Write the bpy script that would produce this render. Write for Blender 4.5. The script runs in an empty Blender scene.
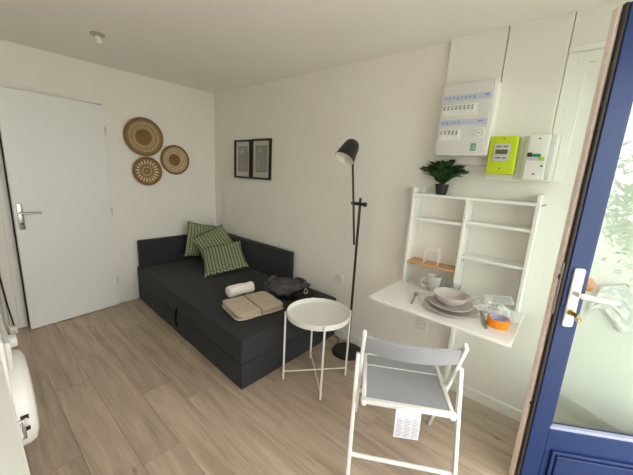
import bpy, bmesh, math, random
from mathutils import Vector, Matrix, Euler
random.seed(7)
PI = math.pi
scn = bpy.context.scene
col = scn.collection

# ------------------------------------------------------------------ camera
CAM = Vector((3.6247, -2.2080, 1.5145))
yaw, pitch, roll, FPX = math.radians(129.9455), math.radians(-11.931), math.radians(3.1639), 303.97
fw = Vector((math.cos(pitch)*math.cos(yaw), math.cos(pitch)*math.sin(yaw), math.sin(pitch)))
r0 = fw.cross(Vector((0, 0, 1))).normalized(); u0 = r0.cross(fw)
rt = math.cos(roll)*r0 + math.sin(roll)*u0; up = -math.sin(roll)*r0 + math.cos(roll)*u0
cd = bpy.data.cameras.new('camera'); cam = bpy.data.objects.new('camera', cd); col.objects.link(cam)
m = Matrix((rt, up, -fw)).transposed().to_4x4(); m.translation = CAM; cam.matrix_world = m
cd.sensor_fit = 'HORIZONTAL'; cd.sensor_width = 36.0; cd.lens = 36.0*FPX/633.0; cd.clip_start = 0.02
scn.camera = cam

# ------------------------------------------------------------------ world and light
world = bpy.data.worlds.new('world'); scn.world = world; world.use_nodes = True
wn = world.node_tree.nodes; wl = world.node_tree.links
bg = wn['Background']; bg.inputs['Strength'].default_value = 5.6
bg.inputs['Color'].default_value = (1.0, 0.985, 0.985, 1)      # overcast daylight
vs = scn.view_settings
vs.view_transform = 'Standard'; vs.look = 'None'; vs.gamma = 1.0; vs.use_curve_mapping = False
vs.exposure = 0.72
scn.cycles.max_bounces = 14; scn.cycles.diffuse_bounces = 9; scn.cycles.glossy_bounces = 5
scn.cycles.transparent_max_bounces = 12; scn.cycles.transmission_bounces = 8
scn.cycles.sample_clamp_indirect = 6.0; scn.cycles.use_denoising = True
# light portal in the open french door
OY0, OY1, OZ = -1.72, -0.035, 2.22           # door opening in the front wall
EX = 4.45                                    # inner face of the front wall
pl = bpy.data.lights.new('door_portal', 'AREA'); pl.shape = 'RECTANGLE'
pl.size = OZ; pl.size_y = OY1-OY0; pl.cycles.is_portal = True
po = bpy.data.objects.new('door_portal', pl); col.objects.link(po)
po.location = (EX+0.10, (OY0+OY1)/2, OZ/2); po.rotation_euler = (0, math.radians(90), 0)

WY0, WY1, WZ0, WZ1 = -2.80, -1.90, .92, 2.15    # unseen window added in the front wall, behind the camera, for even light
pl2 = bpy.data.lights.new('added_window_portal', 'AREA'); pl2.shape = 'RECTANGLE'
pl2.size = WZ1-WZ0; pl2.size_y = WY1-WY0; pl2.cycles.is_portal = True
po2 = bpy.data.objects.new('added_window_portal', pl2); col.objects.link(po2)
po2.location = (EX+.18, (WY0+WY1)/2, (WZ0+WZ1)/2); po2.rotation_euler = (0, math.radians(90), 0)

# ------------------------------------------------------------------ helpers
def lin(c):
    return tuple(((v/255)/12.92 if v/255 <= .04045 else ((v/255+.055)/1.055)**2.4) for v in c)
MATS = {}
def mat(name, rgb, rough=.5, metal=0, noise=0, nscale=40, bump=0, bscale=200, spec=.5, coat=0, stretch=(1, 1, 1), sheen=0):
    if name in MATS: return MATS[name]
    mt = bpy.data.materials.new(name); mt.use_nodes = True; nt = mt.node_tree; N = nt.nodes; L = nt.links
    b = N['Principled BSDF']; c = lin(rgb)
    b.inputs['Base Color'].default_value = (*c, 1); b.inputs['Roughness'].default_value = rough
    b.inputs['Metallic'].default_value = metal; b.inputs['Specular IOR Level'].default_value = spec
    b.inputs['Coat Weight'].default_value = coat; b.inputs['Sheen Weight'].default_value = sheen
    tc = N.new('ShaderNodeTexCoord'); mp = N.new('ShaderNodeMapping'); mp.inputs['Scale'].default_value = stretch
    L.new(tc.outputs['Object'], mp.inputs['Vector'])
    if noise:
        n = N.new('ShaderNodeTexNoise'); n.inputs['Scale'].default_value = nscale; n.inputs['Detail'].default_value = 5
        L.new(mp.outputs['Vector'], n.inputs['Vector'])
        r = N.new('ShaderNodeValToRGB'); r.color_ramp.elements[0].position = .3; r.color_ramp.elements[1].position = .7
        r.color_ramp.elements[0].color = (*[v*(1-noise) for v in c], 1)
        r.color_ramp.elements[1].color = (*[min(1, v*(1+noise)) for v in c], 1)
        L.new(n.outputs['Fac'], r.inputs['Fac']); L.new(r.outputs['Color'], b.inputs['Base Color'])
    if bump:
        n2 = N.new('ShaderNodeTexNoise'); n2.inputs['Scale'].default_value = bscale; n2.inputs['Detail'].default_value = 4
        L.new(mp.outputs['Vector'], n2.inputs['Vector'])
        bp = N.new('ShaderNodeBump'); bp.inputs['Strength'].default_value = bump; bp.inputs['Distance'].default_value = .004
        L.new(n2.outputs['Fac'], bp.inputs['Height']); L.new(bp.outputs['Normal'], b.inputs['Normal'])
    MATS[name] = mt
    return mt

def NB(mt):
    return mt.node_tree.nodes, mt.node_tree.links, mt.node_tree.nodes['Principled BSDF']

class MB:
    """collects shapes into one bmesh"""
    def __init__(s): s.bm = bmesh.new()
    def _join(s, b2, M=None):
        if M is not None: bmesh.ops.transform(b2, matrix=M, verts=b2.verts)
        me = bpy.data.meshes.new('tmp'); b2.to_mesh(me); b2.free(); s.bm.from_mesh(me); bpy.data.meshes.remove(me); return s
    def box(s, x0, x1, y0, y1, z0, z1, bev=0, seg=2, M=None):
        b = bmesh.new(); bmesh.ops.create_cube(b, size=1)
        bmesh.ops.scale(b, vec=(x1-x0, y1-y0, z1-z0), verts=b.verts)
        bmesh.ops.translate(b, vec=((x0+x1)/2, (y0+y1)/2, (z0+z1)/2), verts=b.verts)
        if bev: bmesh.ops.bevel(b, geom=b.edges[:], offset=bev, segments=seg, profile=.5, affect='EDGES')
        return s._join(b, M)
    def bar(s, p, q, w, d, ref=(0, 0, 1), bev=0):
        """rectangular bar from p to q; w along ref x axis, d along the other"""
        p, q = Vector(p), Vector(q); ax = (q-p); l = ax.length; ax.normalize()
        x = Vector(ref).cross(ax)
        if x.length < 1e-4: x = Vector((1, 0, 0)).cross(ax)
        x.normalize(); y = ax.cross(x)
        M = Matrix((x, y, ax)).transposed().to_4x4(); M.translation = (p+q)/2
        return s.box(-w/2, w/2, -d/2, d/2, -l/2, l/2, bev, 2, M)
    def tube(s, pts, r, n=10, caps=True):
        pts = [Vector(p) for p in pts]; rr = r if isinstance(r, (list, tuple)) else [r]*len(pts)
        b = bmesh.new(); rings = []; prev = None
        for i, p in enumerate(pts):
            t = (pts[min(i+1, len(pts)-1)]-pts[max(i-1, 0)])
            if t.length < 1e-9: t = Vector((0, 0, 1))
            t.normalize()
            if prev is None:
                x = t.cross(Vector((0, 0, 1)))
                if x.length < .05: x = t.cross(Vector((1, 0, 0)))
            else: x = prev - t*prev.dot(t)
            x.normalize(); prev = x; y = t.cross(x)
            rings.append([b.verts.new(p+rr[i]*(math.cos(2*PI*k/n)*x+math.sin(2*PI*k/n)*y)) for k in range(n)])
        for a, c in zip(rings, rings[1:]):
            for k in range(n): b.faces.new((a[k], a[(k+1) % n], c[(k+1) % n], c[k]))
        if caps: b.faces.new(rings[0][::-1]); b.faces.new(rings[-1])
        bmesh.ops.recalc_face_normals(b, faces=b.faces)
        return s._join(b)
    def lathe(s, prof, n=40, M=None, close=False):
        """prof: (r,z) list; r=0 makes a pole"""
        b = bmesh.new(); rings = []
        for r, z in prof:
            if r < 1e-6: rings.append([b.verts.new((0, 0, z))])
            else: rings.append([b.verts.new((r*math.cos(2*PI*k/n), r*math.sin(2*PI*k/n), z)) for k in range(n)])
        prs = list(zip(rings, rings[1:]))+([(rings[-1], rings[0])] if close else [])
        for a, c in prs:
            for k in range(n):
                k2 = (k+1) % n
                if len(a) == 1 and len(c) == 1: continue
                if len(a) == 1: b.faces.new((a[0], c[k2], c[k]))
                elif len(c) == 1: b.faces.new((a[k], a[k2], c[0]))
                else: b.faces.new((a[k], a[k2], c[k2], c[k]))
        bmesh.ops.recalc_face_normals(b, faces=b.faces)
        return s._join(b, M)
    def poly(s, pts, thick, M=None):
        """flat outline in xy extruded along z by thick"""
        b = bmesh.new(); f = b.faces.new([b.verts.new((*p, 0)) for p in pts])
        ex = bmesh.ops.extrude_face_region(b, geom=[f]); vs_ = [e for e in ex['geom'] if isinstance(e, bmesh.types.BMVert)]
        bmesh.ops.translate(b, vec=(0, 0, thick), verts=vs_); bmesh.ops.recalc_face_normals(b, faces=b.faces)
        return s._join(b, M)
    def raw(s, verts, faces, M=None):
        b = bmesh.new(); vv = [b.verts.new(v) for v in verts]
        for f in faces: b.faces.new([vv[i] for i in f])
        return s._join(b, M)
    def build(s, name, material, parent=None, smooth=False, M=None, ang=40):
        me = bpy.data.meshes.new(name); s.bm.to_mesh(me); s.bm.free()
        if material: me.materials.append(material)
        if smooth:
            for p in me.polygons: p.use_smooth = True
            me.set_sharp_from_angle(angle=math.radians(ang))
        o = bpy.data.objects.new(name, me); col.objects.link(o)
        if parent is not None: o.parent = parent
        if M is not None: o.matrix_local = M
        return o

def tag(o, label=None, cat=None, group=None, kind=None):
    if label: o['label'] = label
    if cat: o['category'] = cat
    if group: o['group'] = group
    if kind: o['kind'] = kind
    return o
def thing(name, label, cat, loc=(0, 0, 0), rz=0, group=None):
    o = bpy.data.objects.new(name, None); col.objects.link(o); o.empty_display_size = .05
    o.location = loc; o.rotation_euler = (0, 0, rz); return tag(o, label, cat, group)
def struct(o, label=None): o['kind'] = 'structure'; \
    o.__setitem__('label', label) if label else None; return o
def clone(o, parent, loc=None):
    c = o.copy(); col.objects.link(c); c.parent = parent
    if loc is not None: c.location = loc
    return c
def T(x, y, z): return Matrix.Translation((x, y, z))
def RX(a): return Matrix.Rotation(a, 4, 'X')
def RY(a): return Matrix.Rotation(a, 4, 'Y')
def RZ(a): return Matrix.Rotation(a, 4, 'Z')

# ------------------------------------------------------------------ materials
wallm = mat('wall_paint', (232, 229, 222), .75, noise=.015, nscale=3, bump=.12, bscale=160)
ceilm = mat('ceiling_paint', (240, 238, 232), .85, noise=.015, nscale=2, bump=.1, bscale=140)
white = mat('white_lacquer', (234, 234, 232), .38)
doorw = mat('white_door_paint', (228, 228, 226), .42, bump=.03, bscale=60)
trimw = mat('white_trim', (234, 233, 228), .4)
coverw = mat('cover_board_white', (230, 227, 219), .5)
plast = mat('white_plastic', (232, 231, 226), .35)
plast2 = mat('grey_white_plastic', (208, 207, 202), .4)
boardw = mat('desk_white_laminate', (236, 236, 233), .35)
metalw = mat('white_powder_coat', (236, 235, 231), .4)
blackm = mat('black_powder_coat', (24, 25, 27), .45)
blackp = mat('black_plastic', (18, 18, 19), .4)
shadein = mat('white_enamel_inside', (235, 232, 224), .4)
chrome = mat('brushed_steel', (176, 172, 165), .3, metal=1)
steel = mat('cutlery_steel', (176, 174, 174), .32, metal=.75)
brass = mat('brass', (182, 156, 98), .35, metal=1)
sofam = mat('charcoal_fabric', (52, 53, 55), .95, noise=.12, nscale=260, bump=.35, bscale=700, spec=.15, sheen=.08)
sofad = mat('charcoal_fabric_seam', (26, 27, 29), .95, bump=.3, bscale=500, spec=.1)
greyfab = mat('grey_painted_seat', (158, 160, 167), .6, noise=.04, nscale=120)
towelw = mat('white_towel', (240, 234, 226), .95, noise=.04, nscale=60, bump=.6, bscale=260, spec=.1)
towelb = mat('beige_linen', (196, 182, 164), .95, noise=.14, nscale=30, bump=.9, bscale=60, spec=.1, stretch=(.6, 5, 5))
cordm = mat('brown_cord', (92, 74, 54), .9)
bagm = mat('dark_grey_bag_cloth', (80, 76, 79), .85, noise=.2, nscale=30, bump=.6, bscale=140, spec=.2)
stone = mat('taupe_stoneware', (196, 188, 183), .38, noise=.03, nscale=60)
porc = mat('pale_grey_porcelain', (205, 205, 203), .25)
orange = mat('orange_tape', (240, 140, 18), .45)
tapecore = mat('lilac_tape_core', (196, 196, 222), .6)
paperm = mat('white_paper', (232, 231, 230), .7, noise=.02, nscale=20)
printg = mat('grey_print', (168, 162, 154), .7, noise=.06, nscale=300)
printl = mat('pale_print', (206, 202, 194), .7)
mountm = mat('cream_mount', (226, 220, 206), .8)
framem = mat('black_frame', (22, 20, 18), .35)
potm = mat('black_pot', (28, 27, 26), .5)
soilm = mat('dark_soil', (40, 30, 22), .95, noise=.3, nscale=80)
stemm = mat('green_stem', (52, 70, 34), .7)
bluem = mat('navy_gloss_paint', (18, 44, 92), .42, noise=.05, nscale=14, bump=.08, bscale=30, spec=.35)
sealm = mat('dark_brown_seal', (44, 34, 28), .7)
pinkm = mat('bare_pinkish_primer', (244, 226, 218), .7, noise=.08, nscale=40)
lime = mat('lime_plastic', (190, 208, 20), .4)
lcdm = mat('olive_lcd', (96, 98, 62), .25)
greyp = mat('pale_grey_plastic', (196, 198, 196), .45)
greenp = mat('green_plastic', (28, 140, 92), .45)
ylgrn = mat('yellow_green_plastic', (170, 205, 60), .45)
bluep = mat('blue_print', (136, 148, 190), .6)
labelst = mat('label_strip', (184, 190, 210), .5)
oakshelf = mat('oak_veneer', (198, 156, 112), .5, noise=.16, nscale=14, stretch=(1.2, 14, 14))
groundm = mat('outside_paving', (205, 203, 195), .9, noise=.1, nscale=8)

def glass_mat(name, tint, gloss=.02, refl=1.0):
    mt = bpy.data.materials.new(name); mt.use_nodes = True; N = mt.node_tree.nodes; L = mt.node_tree.links
    N.remove(N['Principled BSDF'])
    t = N.new('ShaderNodeBsdfTransparent'); t.inputs['Color'].default_value = (*tint, 1)
    g = N.new('ShaderNodeBsdfGlossy'); g.inputs['Roughness'].default_value = gloss
    fr = N.new('ShaderNodeFresnel'); fr.inputs['IOR'].default_value = 1.5
    mu = N.new('ShaderNodeMath'); mu.operation = 'MULTIPLY'; mu.inputs[1].default_value = refl; mu.use_clamp = True
    mx = N.new('ShaderNodeMixShader'); L.new(fr.outputs['Fac'], mu.inputs[0])
    ge = N.new('ShaderNodeNewGeometry'); fb_ = N.new('ShaderNodeMath'); fb_.operation = 'SUBTRACT'; fb_.inputs[0].default_value = 1; L.new(ge.outputs['Backfacing'], fb_.inputs[1])
    m2 = N.new('ShaderNodeMath'); m2.operation = 'MULTIPLY'; L.new(mu.outputs[0], m2.inputs[0]); L.new(fb_.outputs[0], m2.inputs[1]); L.new(m2.outputs[0], mx.inputs['Fac'])
    L.new(t.outputs[0], mx.inputs[1]); L.new(g.outputs[0], mx.inputs[2]); L.new(mx.outputs[0], N['Material Output'].inputs['Surface'])
    return mt
paneglass = glass_mat('door_glass', (.86, .92, .885), .015, 2.2)
clearglass = glass_mat('tumbler_glass', (.94, .96, .96), .01, 1.6)
clearglass2 = glass_mat('tumbler_clear_glass', (.94, .955, .955), .01, 4.5)
plasticfilm = bpy.data.materials.new('plastic_film'); plasticfilm.use_nodes = True
N, L, b = NB(plasticfilm); b.inputs['Base Color'].default_value = (.93, .93, .93, 1); b.inputs['Roughness'].default_value = .18
tr_ = N.new('ShaderNodeBsdfTransparent'); mx_ = N.new('ShaderNodeMixShader'); mx_.inputs['Fac'].default_value = .58
L.new(tr_.outputs[0], mx_.inputs[1]); L.new(b.outputs[0], mx_.inputs[2]); L.new(mx_.outputs[0], N['Material Output'].inputs['Surface'])

# floor planks: grain along x, each plank its own tone
floorm = bpy.data.materials.new('oak_laminate'); floorm.use_nodes = True
N, L, b = NB(floorm)
tc = N.new('ShaderNodeTexCoord'); oi = N.new('ShaderNodeObjectInfo')
ad = N.new('ShaderNodeVectorMath'); ad.operation = 'ADD'; L.new(tc.outputs['Object'], ad.inputs[0])
sc_ = N.new('ShaderNodeVectorMath'); sc_.operation = 'SCALE'; sc_.inputs['Scale'].default_value = 37.0
cb = N.new('ShaderNodeCombineXYZ'); L.new(oi.outputs['Random'], cb.inputs[0]); L.new(oi.outputs['Random'], cb.inputs[1]); L.new(cb.outputs[0], sc_.inputs[0]); L.new(sc_.outputs[0], ad.inputs[1])
mp = N.new('ShaderNodeMapping'); mp.inputs['Scale'].default_value = (.7, 8.0, 1.0); L.new(ad.outputs[0], mp.inputs['Vector'])
n1 = N.new('ShaderNodeTexNoise'); n1.inputs['Scale'].default_value = 2.6; n1.inputs['Detail'].default_value = 7; n1.inputs['Distortion'].default_value = .5; L.new(mp.outputs[0], n1.inputs['Vector'])
mp2 = N.new('ShaderNodeMapping'); mp2.inputs['Scale'].default_value = (3.0, 70.0, 1.0); L.new(ad.outputs[0], mp2.inputs['Vector'])
n2 = N.new('ShaderNodeTexNoise'); n2.inputs['Scale'].default_value = 2.0; n2.inputs['Detail'].default_value = 4; L.new(mp2.outputs[0], n2.inputs['Vector'])
rp = N.new('ShaderNodeValToRGB'); e = rp.color_ramp.elements
e[0].position = .25; e[0].color = (*lin((162, 144, 126)), 1); e[1].position = .75; e[1].color = (*lin((205, 187, 168)), 1)
L.new(n1.outputs['Fac'], rp.inputs['Fac'])
mixg = N.new('ShaderNodeMix'); mixg.data_type = 'RGBA'; mixg.blend_type = 'MULTIPLY'; mixg.inputs['Factor'].default_value = .35
rg = N.new('ShaderNodeValToRGB'); rg.color_ramp.elements[0].position = .3; rg.color_ramp.elements[0].color = (.62, .6, .58, 1); rg.color_ramp.elements[1].position = .6
L.new(n2.outputs['Fac'], rg.inputs['Fac']); L.new(rp.outputs['Color'], mixg.inputs['A']); L.new(rg.outputs['Color'], mixg.inputs['B'])
# knots
mp3 = N.new('ShaderNodeMapping'); mp3.inputs['Scale'].default_value = (2.0, 4.6, 1.0); L.new(ad.outputs[0], mp3.inputs['Vector'])
vo = N.new('ShaderNodeTexVoronoi'); vo.inputs['Scale'].default_value = 1.0; L.new(mp3.outputs[0], vo.inputs['Vector'])
kr = N.new('ShaderNodeValToRGB'); kr.color_ramp.elements[0].color = (.35, .3, .26, 1); kr.color_ramp.elements[0].position = .015; kr.color_ramp.elements[1].position = .07
L.new(vo.outputs['Distance'], kr.inputs['Fac'])
mk = N.new('ShaderNodeMix'); mk.data_type = 'RGBA'; mk.blend_type = 'MULTIPLY'; mk.inputs['Factor'].default_value = .7
L.new(mixg.outputs['Result'], mk.inputs['A']); L.new(kr.outputs['Color'], mk.inputs['B'])
hs = N.new('ShaderNodeHueSaturation'); mr = N.new('ShaderNodeMapRange'); mr.inputs['To Min'].default_value = .90; mr.inputs['To Max'].default_value = 1.08
L.new(oi.outputs['Random'], mr.inputs['Value']); L.new(mr.outputs[0], hs.inputs['Value']); L.new(mk.outputs['Result'], hs.inputs['Color'])
L.new(hs.outputs['Color'], b.inputs['Base Color']); b.inputs['Roughness'].default_value = .42; b.inputs['Specular IOR Level'].default_value = .4
bp = N.new('ShaderNodeBump'); bp.inputs['Strength'].default_value = .08; bp.inputs['Distance'].default_value = .002; L.new(n2.outputs['Fac'], bp.inputs['Height']); L.new(bp.outputs[0], b.inputs['Normal'])

# green braided cushion cloth
pilm = bpy.data.materials.new('green_braided_cloth'); pilm.use_nodes = True; N, L, b = NB(pilm)
tc = N.new('ShaderNodeTexCoord'); sx = N.new('ShaderNodeSeparateXYZ'); L.new(tc.outputs['Object'], sx.inputs[0])
def mth(op, a, c=None, v=None):
    n = N.new('ShaderNodeMath'); n.operation = op; L.new(a, n.inputs[0])
    if c is not None: L.new(c, n.inputs[1])
    elif v is not None: n.inputs[1].default_value = v
    return n.outputs[0]
cx = mth('MULTIPLY', sx.outputs['X'], v=15.0); fx = mth('FRACT', cx); tri = mth('ABSOLUTE', mth('SUBTRACT', fx, v=.5))
cy = mth('MULTIPLY', sx.outputs['Y'], v=42.0); ph = mth('FRACT', mth('ADD', cy, mth('MULTIPLY', tri, v=1.7)))
d1 = mth('GREATER_THAN', ph, v=.48); d2_ = mth('GREATER_THAN', tri, v=.06); d3 = mth('LESS_THAN', tri, v=.44)
msk = mth('MULTIPLY', mth('MULTIPLY', d1, d2_), d3)
mx = N.new('ShaderNodeMix'); mx.data_type = 'RGBA'; L.new(msk, mx.inputs['Factor'])
mx.inputs['A'].default_value = (*lin((52, 72, 44)), 1); mx.inputs['B'].default_value = (*lin((184, 192, 160)), 1)
L.new(mx.outputs['Result'], b.inputs['Base Color']); b.inputs['Roughness'].default_value = .95; b.inputs['Specular IOR Level'].default_value = .1

# woven basket: rings + radial stitches, in the object's own xy plane
def basket_mat(name, r, bands, nst=30, rowoff=.5):
    mt = bpy.data.materials.new(name); mt.use_nodes = True; N, L, b = NB(mt)
    tc = N.new('ShaderNodeTexCoord'); sx = N.new('ShaderNodeSeparateXYZ'); L.new(tc.outputs['Object'], sx.inputs[0])
    cbx = N.new('ShaderNodeCombineXYZ'); L.new(sx.outputs['X'], cbx.inputs[0]); L.new(sx.outputs['Y'], cbx.inputs[1])
    ln = N.new('ShaderNodeVectorMath'); ln.operation = 'LENGTH'; L.new(cbx.outputs[0], ln.inputs[0])
    mrn = N.new('ShaderNodeMath'); mrn.operation = 'DIVIDE'; L.new(ln.outputs['Value'], mrn.inputs[0]); mrn.inputs[1].default_value = r
    at = N.new('ShaderNodeMath'); at.operation = 'ARCTAN2'; L.new(sx.outputs['Y'], at.inputs[0]); L.new(sx.outputs['X'], at.inputs[1])
    rmp = N.new('ShaderNodeValToRGB'); rmp.color_ramp.interpolation = 'CONSTANT'; L.new(mrn.outputs[0], rmp.inputs['Fac'])
    el = rmp.color_ramp.elements
    for i, (p, c) in enumerate(bands):
        q = el[i] if i < 2 else el.new(p)
        q.position = p; q.color = (c, c, c, 1)
    st = N.new('ShaderNodeMath'); st.operation = 'MULTIPLY'; L.new(at.outputs[0], st.inputs[0]); st.inputs[1].default_value = nst/(2*PI)
    rr_ = N.new('ShaderNodeMath'); rr_.operation = 'MULTIPLY'; L.new(mrn.outputs[0], rr_.inputs[0]); rr_.inputs[1].default_value = 16
    rf = N.new('ShaderNodeMath'); rf.operation = 'FLOOR'; L.new(rr_.outputs[0], rf.inputs[0])
    hf = N.new('ShaderNodeMath'); hf.operation = 'MULTIPLY'; L.new(rf.outputs[0], hf.inputs[0]); hf.inputs[1].default_value = rowoff
    sm = N.new('ShaderNodeMath'); sm.operation = 'ADD'; L.new(st.outputs[0], sm.inputs[0]); L.new(hf.outputs[0], sm.inputs[1])
    fr = N.new('ShaderNodeMath'); fr.operation = 'FRACT'; L.new(sm.outputs[0], fr.inputs[0])
    gt = N.new('ShaderNodeMath'); gt.operation = 'GREATER_THAN'; L.new(fr.outputs[0], gt.inputs[0]); gt.inputs[1].default_value = .45
    ml = N.new('ShaderNodeMath'); ml.operation = 'MULTIPLY'; L.new(gt.outputs[0], ml.inputs[0]); L.new(rmp.outputs['Color'], ml.inputs[1])
    nz = N.new('ShaderNodeTexNoise'); nz.inputs['Scale'].default_value = 60; L.new(tc.outputs['Object'], nz.inputs['Vector'])
    dk = N.new('ShaderNodeMix'); dk.data_type = 'RGBA'; L.new(nz.outputs['Fac'], dk.inputs['Factor'])
    dk.inputs['A'].default_value = (*lin((104, 76, 40)), 1); dk.inputs['B'].default_value = (*lin((146, 110, 64)), 1)
    mx = N.new('ShaderNodeMix'); mx.data_type = 'RGBA'; L.new(ml.outputs[0], mx.inputs['Factor']); L.new(dk.outputs['Result'], mx.inputs['A'])
    mx.inputs['B'].default_value = (*lin((226, 212, 180)), 1); L.new(mx.outputs['Result'], b.inputs['Base Color']); b.inputs['Roughness'].default_value = .85
    return mt

# leaf green
leafm = mat('dark_green_leaf', (44, 78, 30), .5, noise=.35, nscale=25)
hedgem = mat('hedge_leaf', (96, 130, 70), .6, noise=.35, nscale=3)

# ------------------------------------------------------------------ the setting
H = 2.40
LY = -2.95
DY0, DY1, DH = -1.945, -1.195, 2.05          # inner door opening in the back wall
# floor slab and planks
fl = struct(MB().box(-.1, 4.65, LY-.1, .1, -.12, -.012).build('floor', mat('floor_underlay', (130, 114, 98), .9)), 'pale oak laminate plank floor')
PW = .19; proto = {}
row = 0; y = -2.9
ys = [-1.95+PW*k for k in range(-6, 12)]
for k, y0 in enumerate(ys):
    ya, yb = max(y0, LY), min(y0+PW, 0.0)
    if yb-ya < .02: continue
    off = {0: .35, 1: .78, 2: .02, 3: .55}[(k*3) % 4] if True else 0
    x = -1.3+off*1.25
    while x < 4.45:
        xa, xb = max(x, 0.0), min(x+1.25, 4.45)
        if xb-xa > .02:
            key = (round(xb-xa, 3), round(yb-ya, 3))
            if key not in proto:
                o = MB().box(-(xb-xa)/2+.0005, (xb-xa)/2-.0005, -(yb-ya)/2+.0005, (yb-ya)/2-.0005, -.012, 0, .0009, 1).build('plank', floorm, fl)
                proto[key] = o
            else: o = clone(proto[key], fl)
            o.location = ((xa+xb)/2, (ya+yb)/2, 0)
        x += 1.25
struct(MB().box(-.1, 4.65, LY-.1, .1, H, H+.1).build('ceiling', ceilm))
# back wall (with the inner door), right wall, left wall, front wall (with the french door opening)
w = MB(); w.box(-.1, 0, LY-.1, DY0, 0, H); w.box(-.1, 0, DY1, 0, 0, H); w.box(-.1, 0, DY0, DY1, DH, H)
struct(w.build('wall_back', wallm))
struct(MB().box(-.1, 4.65, 0, .1, 0, H).build('wall_right', wallm))
struct(MB().box(0, 4.65, LY-.1, LY, 0, H).build('wall_left', wallm))
w = MB(); w.box(EX, EX+.2, LY, WY0, 0, H); w.box(EX, EX+.2, WY1, OY0, 0, H); w.box(EX, EX+.2, WY0, WY1, 0, WZ0); w.box(EX, EX+.2, WY0, WY1, WZ1, H); w.box(EX, EX+.2, OY0, OY1, OZ, H); w.box(EX, EX+.2, OY1, 0, 0, H)
struct(w.build('wall_front', wallm))
wd = thing('added_window_1', 'added navy framed window beside the entrance, out of view', None, (EX, 0, 0)); struct(wd)  # assumed window out of view, put in to even out the daylight
f_ = MB(); f_.box(.06, .12, WY0, WY0+.05, WZ0, WZ1); f_.box(.06, .12, WY1-.05, WY1, WZ0, WZ1); f_.box(.06, .12, WY0+.05, WY1-.05, WZ0, WZ0+.05); f_.box(.06, .12, WY0+.05, WY1-.05, WZ1-.05, WZ1)
f_.build('added_window_frame', bluem, wd)
MB().box(.085, .091, WY0+.05, WY1-.05, WZ0+.05, WZ1-.05).build('added_window_pane', clearglass, wd)
MB().box(-.03, .055, WY0-.03, WY1+.03, WZ0-.03, WZ0-.001, .003, 1).build('added_window_sill', trimw, wd)
# passage behind the inner door
w = MB(); w.box(-1.0, -.95, DY0-.2, DY1+.2, 0, 2.3); w.box(-.95, -.1, DY0-.25, DY0-.2, 0, 2.3); w.box(-.95, -.1, DY1+.2, DY1+.25, 0, 2.3)
w.box(-.95, -.1, DY0-.2, DY1+.2, 2.2, 2.25); w.box(-1.0, -.1, DY0-.2, DY1+.2, -.06, 0)
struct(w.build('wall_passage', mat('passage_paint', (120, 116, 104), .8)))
# inner door frame
w = MB(); w.box(-.1, .010, DY0-.045, DY0+.012, 0, DH+.04, .002, 1); w.box(-.1, .010, DY1-.012, DY1+.045, 0, DH+.04, .002, 1); w.box(-.1, .010, DY0+.012, DY1-.012, DH-.005, DH+.04, .002, 1)
struct(w.build('trim_1', wallm), 'white frame around the inner door')
# door leaf, ajar
dr = struct(thing('door_1', 'flat white inner door standing slightly ajar', 'door', (0.012, DY1-.016, 0), 0))
del dr['category']
dr.rotation_euler = (0, 0, math.radians(-90+5.6))     # local +x runs along the leaf away from the hinge
MB().box(0.002, .722, .004, .042, .008, 2.035, .0025, 1).build('door_leaf', doorw, dr)
for hz in (.28, 1.02, 1.80):
    MB().tube([(0.0, .048, hz-.04), (0.0, .048, hz+.04)], .006, 10).build('hinge', mat('pale_hinge', (206, 204, 198), .4), dr, True)
hp = MB().box(.664, .702, .042, .0475, .915, 1.135, .0024, 2).build('handle_plate', chrome, dr, True)
h = MB(); h.tube([(.683, .047, 1.055), (.683, .093, 1.055)], .009, 12)
h.tube([(.683, .088, 1.055), (.655, .094, 1.056), (.61, .094, 1.058), (.558, .092, 1.056)], [.010, .009, .009, .008], 12)
h.build('lever', chrome, hp, True)
MB().tube([(.683, .047, .965), (.683, .051, .965)], .009, 12).build('key_hole', blackp, hp, True)

# baseboards
def bboard(name, x0, x1, y0, y1, side): struct(MB().box(x0, x1, y0, y1, 0.0005, .078, .003, 2).build(name, trimw))
struct(MB().box(2.09, EX, -.012, 0, .0005, .078, .003, 2).build('baseboard_right', trimw))
struct(MB().box(0, .010, DY1+.047, -1.062, .0005, .078, .003, 2).build('baseboard_back', trimw))
struct(MB().box(EX-.012, EX, LY, OY0-.06, .0005, .078, .003, 2).build('baseboard_front', trimw))

# cover boards of the electrical duct and white panelling beside them
c1 = MB().box(2.835, 3.158, -.032, 0, 1.62, H, .002, 1).build('trim_2', coverw); struct(c1, 'narrow white duct cover behind the fuse box')
c2 = MB().box(3.164, 3.452, -.040, 0, 1.79, H, .002, 1).build('trim_3', coverw); struct(c2, 'wide white duct cover under the ceiling')
c3 = MB().box(3.456, 3.80, -.020, 0, 2.235, H, .002, 1).build('trim_4', coverw); struct(c3, 'short white header panel under the ceiling')
t = MB(); t.box(3.456, 3.80, -.030, 0, 2.205, 2.233, .004, 2); struct(t.build('trim_5', trimw), 'thin white ledge below the header panel')
t = MB(); t.box(3.500, 3.545, -.010, 0, 1.535, 2.204, .002, 1); t.box(3.456, 3.500, -.016, 0, 1.79, 2.204, .002, 1); t.box(3.545, 3.80, -.010, 0, 2.15, 2.204, .002, 1); struct(t.build('trim_6', trimw), 'white panel moulding beside the duct cover')
# exterior door frame
w = MB(); w.box(EX-.012, EX+.09, OY0-.06, OY0, 0.001, OZ, .003, 1); w.box(EX-.012, EX+.09, OY0-.06, OY1-.001, OZ, OZ+.05, .003, 1)
struct(w.build('trim_7', bluem), 'navy frame of the entrance opening')
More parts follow.
